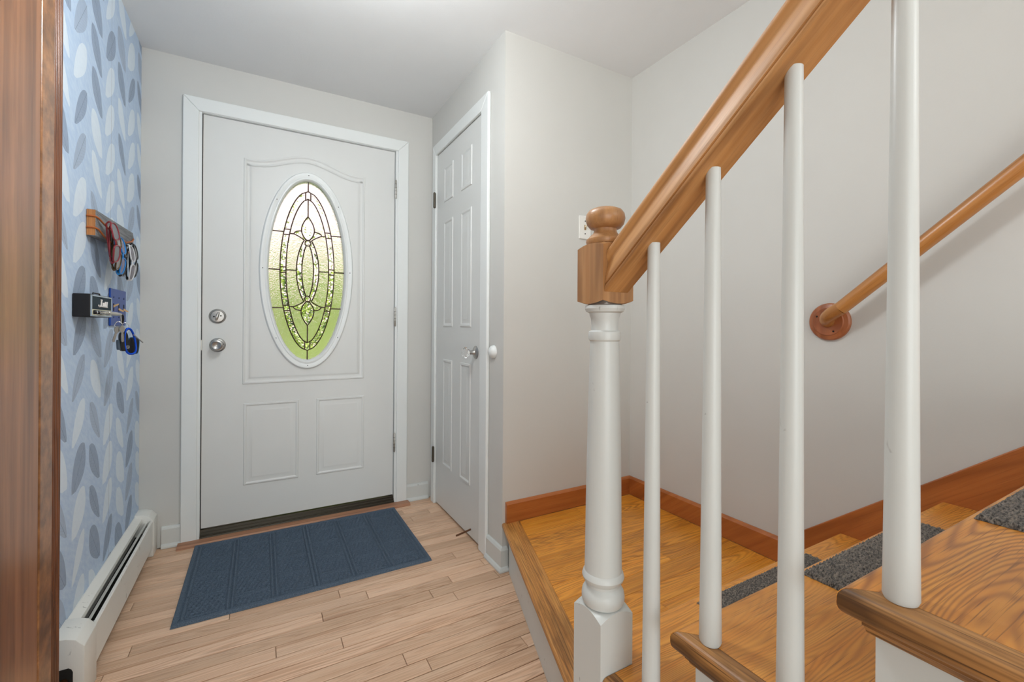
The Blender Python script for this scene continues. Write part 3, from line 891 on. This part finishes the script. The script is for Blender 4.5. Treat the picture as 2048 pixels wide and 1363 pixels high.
# switch plate behind the finial -------------------------------------------
sw = thing('switch_plate', 'small white switch plate on the wall behind the newel finial', 'light switch', (1.332, YC, .47 + H))
MB().box(1.297, 1.367, YC - .006, YC - .0002, .4146 + H, .5251 + H).build('plate', 'plate', sw, (0.003, 3))
MB().box(1.327, 1.337, YC - .0075, YC - .005, .458 + H, .482 + H).build('slot', plain('switch_slot', srgb(150, 120, 80), .5), sw)
MB().box(1.329, 1.335, YC - .018, YC - .006, .470 + H, .479 + H).build('toggle', plain('ivory_toggle', srgb(214, 200, 170), .35), sw, (0.001, 2))
for zz in (.440, .500):
    MB().lathe([(0.003, 0), (0.003, -.001)], (1.332, YC - .006, zz + H), 10, 'y').build('screw', 'dark', sw)

# ================================================================== BASEBOARD HEATER
ht = thing('baseboard_heater', 'long cream metal baseboard heater with bent damper under the wallpaper', 'heater', (XL, 2.1, 0))
XF = XL + .065
yh0, yh1 = 1.725, 2.515
MB().prism([(XL + .0005, .003), (XL + .004, .003), (XL + .004, .182), (XL + .024, .174), (XL + .025, .162), (XL + .027, .162), (XL + .027, .177), (XL + .004, .189), (XL + .0005, .189)], 'y', yh0, yh1).build('back_panel', 'heater', ht)
MB().prism([(XF - .003, .045), (XF, .045), (XF, .158), (XF - .003, .162), (XF - .008, .162), (XF - .008, .159), (XF - .004, .158)], 'y', yh0, yh1).build('front_panel', 'heater', ht)
MB().loft([[(xx + dx, yy, zz) for xx, zz in ((XL + .034, .152), (XL + .046, .160), (XL + .046, .162), (XL + .034, .154))] for yy, dx in ((yh0 + .004, .0), (2.0, .0005), (2.2, .002), (yh1 - .004, .0035))]).build('damper', 'heater', ht)
MB().box(XL + .004, XF - .004, yh0, yh1, .050, .10).build('fin_element', 'dark', ht)
for yy in (1.765, 2.40):
    MB().box(XL + .040, XF - .005, yy, yy + .008, .128, .150).build('damper_clip', 'steel', ht)
def cap(y0, y1, name):
    xo_, h = XF + .003, .196
    pr_ = [(XL + .0003, .001), (xo_, .001), (xo_, h - .034), (xo_ - .018, h - .012), (XL + .030, h - .004), (XL + .0003, h)]
    return MB().prism(pr_, 'y', y0, y1).build(name, 'heater', ht, (0.0022, 2), smooth=30)
c_near = cap(1.622, 1.727, 'end_cap')
cap(2.512, Y0 - .001, 'end_cap')
MB().prism([(XL + .004 + a, b_) for a, b_ in ((.004, .03), (.041, .03), (.041, .100), (.038, .108), (.032, .113), (.014, .113), (.008, .108), (.004, .100))], 'y', 1.6212, 1.6222).build('pipe_hole', 'dark', c_near)
MB().lathe([(.010, 1.606), (.010, 1.621)], (XL + .026, 0, .078), 18, 'y').build('pipe_stub', 'pipe', c_near, smooth=40)

# ================================================================== DOOR MAT
def mat_mat():
    m, nt, b = new_mat('navy_mat_fibre')
    x, y_, z = coords(nt)
    v = vec(nt, x, y_, z)
    n = noise(nt, v, 420, 3, 0.7).ramp(0.3, 0.7)
    c = mix(nt, n, srgb(46, 58, 72), srgb(104, 122, 140))
    nt.links.new(c, b.inputs['Base Color'])
    b.inputs['Roughness'].default_value = 0.95
    bump(nt, b, n, 0.5, 0.002)
    return m
M['mat'] = mat_mat()
MX0, MX1, MY0, MY1 = -0.266, 0.664, 1.882, 2.518
nx, ny = 500, 342
mw, mh = MX1 - MX0, MY1 - MY0
vs, fs = [], []
rr = random.Random(5)
for j in range(ny + 1):
    for i in range(nx + 1):
        u, w = mw * i / nx, mh * j / ny
        e = min(u, mw - u, w, mh - w)
        h = .0115
        if e < .022:
            if e < .002: h = .006
            if .017 < e < .022: h = .0055
        else:
            cw, chh = (mw - .044) / 6, (mh - .044) / 4
            col_ = int((u - .022) / cw)
            gu = (u - .022) / cw % 1.0 * cw
            gw = ((w - .022) / chh + (.5 if col_ % 2 else 0)) % 1.0 * chh
            du, dw = min(gu, cw - gu), min(gw, chh - gw)
            if du < .0035: h = .0035
            elif .0115 < du < .0160: h = .0048
            elif dw < .0042: h = .0036
            elif .010 < dw < .0140 and du > .0160: h = .0060
            elif du > .0160 and dw > .0140:
                a, b_ = (u * .86 + w * .5), (-u * .5 + w * .86)
                h = .0078 + .0042 * math.tanh(2.2 * math.sin(a * 2 * PI / .026) * math.sin(b_ * 2 * PI / .022))
        h += rr.uniform(-.0004, .0004)
        if i in (0, nx) or j in (0, ny): h = .0006
        vs.append((MX0 + u, MY0 + w, h))
for j in range(ny):
    for i in range(nx):
        a = j * (nx + 1) + i
        fs.append((a, a + 1, a + nx + 2, a + nx + 1))
dm = MB().add(vs, fs).build('door_mat', 'mat', smooth=180)
tag(dm, 'navy blue embossed fibre doormat on the oak floor before the entry door', 'door mat')

# ================================================================== THINGS ON THE WALLPAPERED WALL
# weathered board that holds the sunglasses
M['grey_wood'] = wood('weathered_board', srgb(78, 80, 84), srgb(126, 128, 132), srgb(150, 152, 154), 'Y', 0.8, 8, 60, 0.6, 0.02, along=3.0)
M['cut_wood'] = wood('fresh_cut_end', srgb(140, 84, 40), srgb(186, 122, 66), srgb(200, 138, 84), 'Z', 0.7, 6, 50, 0.3, 0.02)
M['leather'] = plain('orange_leather', srgb(178, 98, 44), .55)
rk = thing('sunglasses_rack', 'weathered grey board with orange leather cords holding sunglasses', 'rack', (XL, 2.1, .32 + H))
xb0, xb1 = XL + .0005, XL + .0225
ya, yb = 1.877, 2.355
MB().prism([(ya, .278 + H), (2.22, .290 + H), (yb - .03, .318 + H), (yb, .332 + H), (yb + .006, .352 + H), (yb - .010, .372 + H), (ya, .3625 + H)], 'x', xb0, xb1).build('board', 'grey_wood', rk, (0.002, 2))
MB().box(xb0 + .0005, xb1 - .0005, ya - .0012, ya + .0004, .280 + H, .361 + H).build('cut_end', 'cut_wood', rk, (0.0004, 1))
for zc, dz in ((.341, .0), (.305, -.004)):
    pts = [(xb0 + .001, ya - .0025, zc + H), (xb1 - .001, ya - .0025, zc + H - .0005), (xb1 + .0035, ya + .012, zc + H - .003), (xb1 + .010, ya + .05, zc + H - .016 + dz),
           (xb1 + .013, ya + .14, zc + H - .030 + dz), (xb1 + .012, 2.18, zc + H - .034 + dz), (xb1 + .006, 2.30, zc + H - .012 + dz), (xb1 + .001, yb - .006, zc + H + .006)]
    MB().tube(pts, .0030, 8).build('cord', 'leather', rk, smooth=60)
cord_z = .320 + H

def sunglasses(label, y_, z_, x_, yaw, frame, lens, temple, shape=1.0, lw=.027, lh=.021, tilt=0.0, yel=None):
    g = thing('sunglasses', label, 'sunglasses', (0, 0, 0), 'sunglasses hanging on the board')
    hx = .036
    def out(s, k=1.0, n=28):
        pts = []
        for i in range(n):
            a = 2 * PI * i / n
            c, q = math.cos(a), math.sin(a)
            e = 2 / (2.0 + 1.2 * shape)
            xx = math.copysign(abs(c) ** e, c) * lw * k
            zz = math.copysign(abs(q) ** e, q) * lh * k * (1 - .12 * c * s)
            yy = ((s * hx + xx) / .07) ** 2 * .010
            pts.append((s * hx + xx, yy, zz))
        return pts
    fm = MB()
    for s in (-1, 1): fm.tube(out(s), .0026, 8, True)
    fm.tube([(-.010, .0008, .007), (-.004, -.001, .010), (.004, -.001, .010), (.010, .0008, .007)], .0026, 8)
    for s in (-1, 1):
        fm.tube([(s * .061, .008, .009), (s * .066, .010, .010), (s * .0675, .014, .010)], .0030, 8)
    fm.build('frame', frame, g, smooth=60, local=True)
    for s in (-1, 1):
        o_ = out(s, .97)
        n = len(o_)
        c = (s * hx, (hx / .07) ** 2 * .010 - .0022, 0)
        MB().add(o_ + [c] + [(p[0], p[1] + .0014, p[2]) for p in o_] + [(c[0], c[1] + .0014, c[2])],
                 [(i, (i + 1) % n, n) for i in range(n)] + [(n + 1 + (i + 1) % n, n + 1 + i, 2 * n + 1) for i in range(n)] + [(i, n + 1 + i, n + 1 + (i + 1) % n, (i + 1) % n) for i in range(n)]) \
            .build('lens', lens, g, smooth=60, local=True)
    for s in (-1, 1):
        ym = .0165 + .004 * (s > 0)
        MB().tube([(s * .0675, .013, .010), (s * .060, ym, .010), (s * .01, ym + .001, .008), (-s * .045, ym, .003), (-s * .060, ym - .001, -.012)], [.0026, .0026, .0024, .0024, .0034], 8) \
            .build('temple', temple, g, smooth=60, local=True)
    if yel:
        MB().lathe([(0.0, -.004), (.0034, -.003), (.0034, .003), (0, .004)], (-.0605, .0165, -.012), 8, 'z').build('temple_tip', yel, g, local=True)
    R = Matrix(((0, -1, 0), (0, 0, -1), (1, 0, 0)))       # long side upright, fronts to the room
    R = Matrix.Rotation(yaw, 3, 'Z') @ R @ Matrix.Rotation(tilt, 3, 'Y')
    g.matrix_world = Matrix.Translation((x_, y_, z_)) @ R.to_4x4()
    return g
def lensmat(n, c, r=.06): return plain(n, c, r, 0.0)
M['red_f'] = plain('red_frame', srgb(132, 40, 48), .22); M['lens_g'] = lensmat('grey_lens', srgb(112, 112, 116))
M['gold_f'] = plain('dark_gold_frame', srgb(92, 74, 52), .3, .7); M['lens_b'] = lensmat('brown_grey_lens', srgb(120, 116, 112))
M['blue_f'] = plain('bright_blue_frame', srgb(28, 128, 206), .25); M['lens_v'] = lensmat('violet_lens', srgb(86, 84, 122))
M['black_f'] = plain('black_frame', srgb(22, 22, 26), .25); M['lens_k'] = lensmat('black_lens', srgb(40, 42, 48))
M['white_f'] = plain('white_frame', srgb(206, 208, 212), .3); M['lens_p'] = lensmat('plum_grey_lens', srgb(88, 80, 90))
M['yel'] = plain('yellow_tip', srgb(196, 190, 40), .4)
gx = XL + .052
sunglasses('wine red sunglasses, foremost on the weathered board', 1.925, .268 + H, gx + .012, math.radians(-9), 'red_f', 'lens_g', 'red_f', 1.0, tilt=math.radians(-9))
sunglasses('gold-rimmed sunglasses with pale grey lenses behind the wine red pair', 1.992, .250 + H, gx + .004, math.radians(-2), 'gold_f', 'lens_b', 'gold_f', .5, .028, .024, tilt=math.radians(-3))
sunglasses('bright blue sunglasses in the middle of the board', 2.052, .241 + H, gx + .003, math.radians(-3), 'blue_f', 'lens_v', 'blue_f', .8, .028, .022, yel='yel')
sunglasses('black sunglasses right behind the bright blue pair', 2.106, .240 + H, gx - .004, math.radians(0), 'black_f', 'lens_k', 'black_f', .9, .029, .023)
sunglasses('white-fronted sunglasses with plum grey lenses near the far end of the board', 2.190, .232 + H, gx + .002, math.radians(-5), 'white_f', 'lens_p', 'black_f', .7, .030, .022)
sunglasses('black sunglasses with grey lenses at the far end of the board by the corner', 2.275, .250 + H, gx - .004, math.radians(0), 'black_f', 'lens_g', 'black_f', .6, .029, .023)

# little amplifier key holder
am = thing('amplifier_key_holder', 'small black amplifier-shaped key holder with white lettering on the wallpaper', 'key holder', (XL, 1.86, .05 + H))
ax0, ax1 = XL + .0005, XL + .0405
ay0, ay1, az0, az1 = 1.760, 1.972, .0200 + H, .0890 + H
M['tolex'] = plain('black_tolex', (0.011, 0.010, 0.012), .55, bmp=.4, bscale=500)
M['silver_trim'] = plain('silver_piping', srgb(176, 192, 204), .3, .2)
M['cloth'] = plain('dark_teal_grille', srgb(22, 44, 56), .7, bmp=.4, bscale=700)
M['cream'] = plain('cream_panel', srgb(224, 220, 190), .4)
M['letter'] = plain('white_lettering', srgb(232, 226, 222), .4)
MB().box(ax0, ax1, ay0, ay1, az0, az1).build('cabinet', 'tolex', am, (0.003, 3))
fx = ax1 + .0004
for (p, q, r_, s_) in ((ay0 + .003, ay1 - .003, az1 - .006, az1 - .0025), (ay0 + .003, ay1 - .003, az0 + .002, az0 + .0055), (ay0 + .002, ay0 + .0075, az0 + .002, az1 - .0025), (ay1 - .0075, ay1 - .002, az0 + .002, az1 - .0025)):
    MB().box(ax1 - .001, ax1 + .0025, p, q, r_, s_).build('piping', 'silver_trim', am)
MB().box(ax1 - .001, ax1 + .0008, ay0 + .008, ay1 - .008, az0 + .024, az1 - .0065).build('grille_cloth', 'cloth', am)
MB().box(ax1 - .001, ax1 + .0012, ay0 + .008, ay1 - .008, az0 + .006, az0 + .0235).build('control_panel', 'cream', am)
for k in range(4):
    kb = MB().lathe([(0.0062, 0), (0.0062, .006), (0.005, .008), (0, .008)], (ax1 + .001, ay0 + .026 + .030 * k, az0 + .0145), 16, 'x').build('knob', 'black_f', am, smooth=40)
    MB().lathe([(0.0036, .008), (0.0034, .0095), (0, .0095)], (ax1 + .001, ay0 + .026 + .030 * k, az0 + .0145), 12, 'x').build('knob_cap', 'chrome', kb)
MB().tube([(XL + .028, 1.83, az1), (XL + .028, 1.835, az1 + .006), (XL + .028, 1.895, az1 + .006), (XL + .028, 1.90, az1)], .0022, 8).build('handle', 'tolex', am)
lt = MB()
def stroke(pts, r=.0021):
    for a, b_ in zip(pts[:-1], pts[1:]):
        lt.tube([(ax1 + .0016, ay0 + a[0], az0 + a[1]), (ax1 + .0016, ay0 + b_[0], az0 + b_[1])], r, 6)
stroke([(.070, .037), (.076, .0335), (.088, .034), (.093, .037), (.098, .0545)], .0026)
stroke([(.092, .0545), (.104, .0545)], .0018)
stroke([(.093, .0345), (.156, .0335)], .0026)
stroke([(.112, .035), (.115, .046)], .0026)
stroke([(.124, .035), (.127, .046)], .0024)
stroke([(.134, .035), (.138, .050)], .0026)
stroke([(.150, .035), (.155, .050)], .0028)
lt.build('lettering', 'letter', am)

# blue switch plate with three tan toggles
M['blue_plate'] = plain('blue_enamel_plate', srgb(30, 74, 160), .35, .2)
M['tan'] = plain('tan_toggle', srgb(222, 184, 130), .4)
bp = thing('triple_switch_plate', 'blue three-gang switch plate with tan toggles on the wallpaper', 'light switch', (XL, 2.22, .06 + H))
py0, py1, pz0, pz1 = 2.115, 2.322, -.008 + H, .130 + H
MB().box(XL + .0004, XL + .0070, py0, py1, pz0, pz1).build('plate', 'blue_plate', bp, (0.0045, 3))
for k in range(3):
    yc = py0 + (py1 - py0) * (k + .5) / 3
    MB().box(XL + .0062, XL + .0074, yc - .006, yc + .006, .047 + H, .075 + H).build('slot', 'dark', bp)
    up = (k == 0)
    zA = .064 + H if up else .056 + H
    MB().loft([[(XL + .007, yc - .004, zA - .004), (XL + .007, yc + .004, zA - .004), (XL + .007, yc + .004, zA + .004), (XL + .007, yc - .004, zA + .004)],
               [(XL + .021, yc - .003, zA + (.006 if up else -.011)), (XL + .021, yc + .003, zA + (.006 if up else -.011)), (XL + .021, yc + .003, zA + (.011 if up else -.006)), (XL + .021, yc - .003, zA + (.011 if up else -.006))]]).build('toggle', 'tan', bp)
    for zz in (.024, .098):
        MB().lathe([(0.0028, 0), (0.0028, .0012)], (XL + .0068, yc, zz + H), 8, 'x').build('screw', 'dark', bp)

# bunch of keys hanging from a jack plug
M['carab'] = plain('blue_carabiner', srgb(20, 84, 214), .2, .5)
M['fob'] = plain('black_fob', (0.012, 0.013, 0.015), .28)
kb = thing('key_bunch', 'silver keys, blue carabiner and black car fobs hanging from a jack plug', 'keys', (XL + .07, 1.93, .03 + H))
KX = XL + .062
KPX, KPY, KPZ = KX + .014, 1.931, az0 + .0145
jz = az0 + .0145
plug = MB()
p0, p1 = Vector((ax1 + .010, ay0 + .060, jz)), Vector((KX + .012, 1.925, jz - .004))
def lerp(t): return p0 + (p1 - p0) * t
plug.tube([lerp(t) for t in (0, .1, .11, .3, .31, .42, .43, .8, .81, 1.0)], [.004, .004, .0062, .0062, .0072, .0072, .0062, .0062, .005, .0046], 16)
plug.build('jack_plug', 'nickel', kb, smooth=40)
e = p1
MB().tube([e, e + Vector((.004, .010, -.002)), e + Vector((.003, .020, -.014)), e + Vector((0, .022, -.034))], .0032, 8).build('cord_loop', 'black_f', kb, smooth=60)
def ring3(c, r, rad, axis_y, n=24):
    """ring standing upright, turned about z by axis_y"""
    return [Vector(c) + Vector((math.sin(axis_y) * r * math.cos(a), math.cos(axis_y) * r * math.cos(a), r * math.sin(a))) for a in [2 * PI * i / n for i in range(n)]]
MB().tube([e + Vector((0, .003, -.004)), e + Vector((.001, .005, -.018)), e + Vector((.001, .006, -.030))], .0022, 8).build('hook', 'nickel', kb, smooth=60)
zc = jz - .047
MB().tube(ring3((KX + .012, 1.918, zc), .015, 0, .3), .0014, 8, True).turn().build('split_ring', 'chrome', kb, smooth=60)
MB().tube(ring3((KX + .006, 1.955, zc - .006), .017, 0, .2), .0014, 8, True).turn().build('split_ring', 'chrome', kb, smooth=60)
def key(y_, z_, x_, tilt):
    mb = MB()
    out = [(.0125 * math.cos(a), .0125 * math.sin(a)) for a in [math.radians(d) for d in range(-60, 241, 15)]]
    blade = [(-.0045, -.014), (-.0045, -.018)]
    for k in range(5):
        blade += [(-.0045, -.020 - .0055 * k), (-.0062, -.0215 - .0055 * k), (-.0062, -.0235 - .0055 * k)]
    blade += [(-.002, -.050), (.002, -.050)]
    for k in range(4, -1, -1):
        blade += [(.0062, -.0235 - .0055 * k), (.0062, -.0215 - .0055 * k), (.0045, -.020 - .0055 * k)]
    poly = out + blade + [(.0045, -.014)]
    ct, s_ = math.cos(tilt), math.sin(tilt)
    poly = [(y_ + a * ct - b_ * s_, z_ + a * s_ + b_ * ct) for a, b_ in poly]
    return mb.prism(poly, 'x', x_, x_ + .0024)
key(1.925, zc - .014, KX + .022, .05).turn().build('house_key', 'nickel', kb)
key(1.905, zc - .016, KX + .017, -.35).turn().build('house_key', 'nickel', kb)
# carabiner
cp = []
for i in range(28):
    a = 2 * PI * i / 28
    r1, r2 = .026, .050
    yy = math.copysign(abs(math.cos(a)) ** .75, math.cos(a)) * r1 * (1.0 - .22 * math.sin(a))
    zz = math.copysign(abs(math.sin(a)) ** .8, math.sin(a)) * r2
    cp.append((KX + .014, 1.972 + yy - zz * .16, zc - .062 + zz))
MB().tube(cp, .0044, 10, True).turn().build('carabiner', 'carab', kb, smooth=60)
def fob(pts, x0, x1, m, name='car_fob'):
    return MB().prism(pts, 'x', x0, x1).turn().build(name, m, kb, (0.003, 3), smooth=40)
def orect(cy_, cz_, w, h, tilt, k=.3):
    out = []
    for i in range(24):
        a = 2 * PI * i / 24
        c, s_ = math.cos(a), math.sin(a)
        yy = math.copysign(abs(c) ** .5, c) * w / 2 * (1 - k * (s_ + .2) * .5); zz = math.copysign(abs(s_) ** .5, s_) * h / 2
        out.append((cy_ + yy * math.cos(tilt) - zz * math.sin(tilt), cz_ + yy * math.sin(tilt) + zz * math.cos(tilt)))
    return out
f1 = fob(orect(1.945, zc - .062, .042, .075, .12), KX + .004, KX + .017, 'fob')
em = (KX + .0175, 1.958, zc - .084)
MB().tube([(em[0], em[1] + .0085 * math.cos(a), em[2] + .0058 * math.sin(a)) for a in [2 * PI * i / 20 for i in range(20)]], .0008, 6, True).turn().build('emblem_ring', 'chrome', f1)
MB().tube([(em[0], em[1] - .0045, em[2] - .003), (em[0], em[1] - .002, em[2] + .0035)], .0009, 6).tube([(em[0], em[1] + .0045, em[2] + .003), (em[0], em[1] + .002, em[2] - .0035)], .0009, 6) \
    .tube([(em[0], em[1] - .003, em[2] - .0004), (em[0], em[1] + .003, em[2] + .0006)], .0008, 6).turn().build('emblem_letter', 'chrome', f1)
MB().prism(orect(1.920, zc - .075, .012, .040, .12), 'x', KX + .004, KX + .0145).turn().build('fob_button', plain('fob_grey', srgb(70, 84, 98), .3), f1, (0.002, 2))
f2 = fob(orect(2.006, zc - .080, .056, .064, -.15, .1), KX - .010, KX + .001, 'fob')
MB().prism(orect(2.0075, zc - .080, .059, .067, -.15, .1), 'x', KX - .0075, KX - .002).turn().build('fob_edge', plain('fob_blue_edge', srgb(70, 140, 190), .35), f2)
MB().tube([(KX + .020, 1.985, zc - .036), (KX + .022, 2.030, zc - .068)], .0022, 8).turn().build('pin', 'nickel', kb, smooth=60)

# ================================================================== OUTSIDE, SEEN THROUGH THE OVAL GLASS
def leafmat(name, c1, c2):
    m, nt, b = new_mat(name)
    x, y_, z = coords(nt)
    n = noise(nt, vec(nt, x, y_, z), 3.0, 4).ramp(.35, .65)
    nt.links.new(mix(nt, n, c1, c2), b.inputs['Base Color'])
    b.inputs['Roughness'].default_value = .6
    return m
M['leaf_a'] = leafmat('yellow_green_leaves', srgb(150, 178, 84), srgb(206, 216, 120))
M['leaf_b'] = leafmat('mid_green_leaves', srgb(116, 158, 46), srgb(206, 218, 84))
M['lawn'] = leafmat('lawn_grass', srgb(162, 186, 100), srgb(190, 206, 126))
M['bark'] = plain('bark', srgb(92, 76, 60), .9)
M['leaf_c'] = leafmat('deep_green_leaves', srgb(48, 84, 34), srgb(110, 150, 60))
M['siding'] = paint('pale_pink_siding', srgb(252, 224, 228), .7, .03)
gr = MB().box(-16, 20, Y0 + .15, 30, -.30, -.22).build('ground', 'lawn')
struct(gr, 'sunlit green lawn outside the entry door', 'ground')
def bush(label, cx_, cy_, rx, ry_, z0, z1, mat, n, seed, size):
    rr = random.Random(seed)
    t = thing('garden_shrub', label, 'shrub', (cx_, cy_, -.22), 'shrubs outside the door')
    vs, fs = [], []
    for i in range(n):
        a, q, w = rr.uniform(0, 2 * PI), rr.uniform(-1, 1), rr.uniform(.55, 1)
        c = math.sqrt(1 - q * q) * w
        p = Vector((cx_ + rx * c * math.cos(a), cy_ + ry_ * c * math.sin(a), (z0 + z1) / 2 + (z1 - z0) / 2 * q * w))
        d = Vector((rr.uniform(-1, 1), rr.uniform(-1, 1), rr.uniform(-1, 1))).normalized()
        u = d.orthogonal().normalized(); s_ = size * rr.uniform(.6, 1.3)
        o = len(vs)
        vs += [p - d * s_, p + u * s_ * .45, p + d * s_, p - u * s_ * .45]
        fs.append((o, o + 1, o + 2, o + 3))
    f = MB().add(vs, fs).build('foliage', mat, t)
    f['kind'] = 'stuff'
    MB().lathe([(.07, -.22), (.05, z0 + (z1 - z0) * .5)], (cx_, cy_, 0), 8).build('trunk', 'bark', t)
bush('low yellow-green leafy shrub nearest the door, behind the oval glass', 0.75, 6.0, .7, .6, -.2, .95, 'leaf_a', 1800, 1, .08)
bush('broad deep green shrub at the left behind the oval glass', -2.3, 10.2, 1.7, 1.1, -.2, 2.6, 'leaf_c', 4000, 2, .13)
bush('tall green shrub at the right behind the oval glass', 4.3, 10.2, 1.7, 1.1, -.2, 2.8, 'leaf_b', 4000, 3, .13)
bush('tall light green shrub in the middle of the oval glass view', 0.95, 9.0, 1.4, 1.0, -.2, 2.42, 'leaf_b', 4600, 4, .12)
bl = MB().box(-9, 13, 15, 15.3, -.22, 9.5).build('neighbour_wall', 'siding')
tag(bl, 'pale pinkish building beyond the shrubs behind the oval glass', 'building')
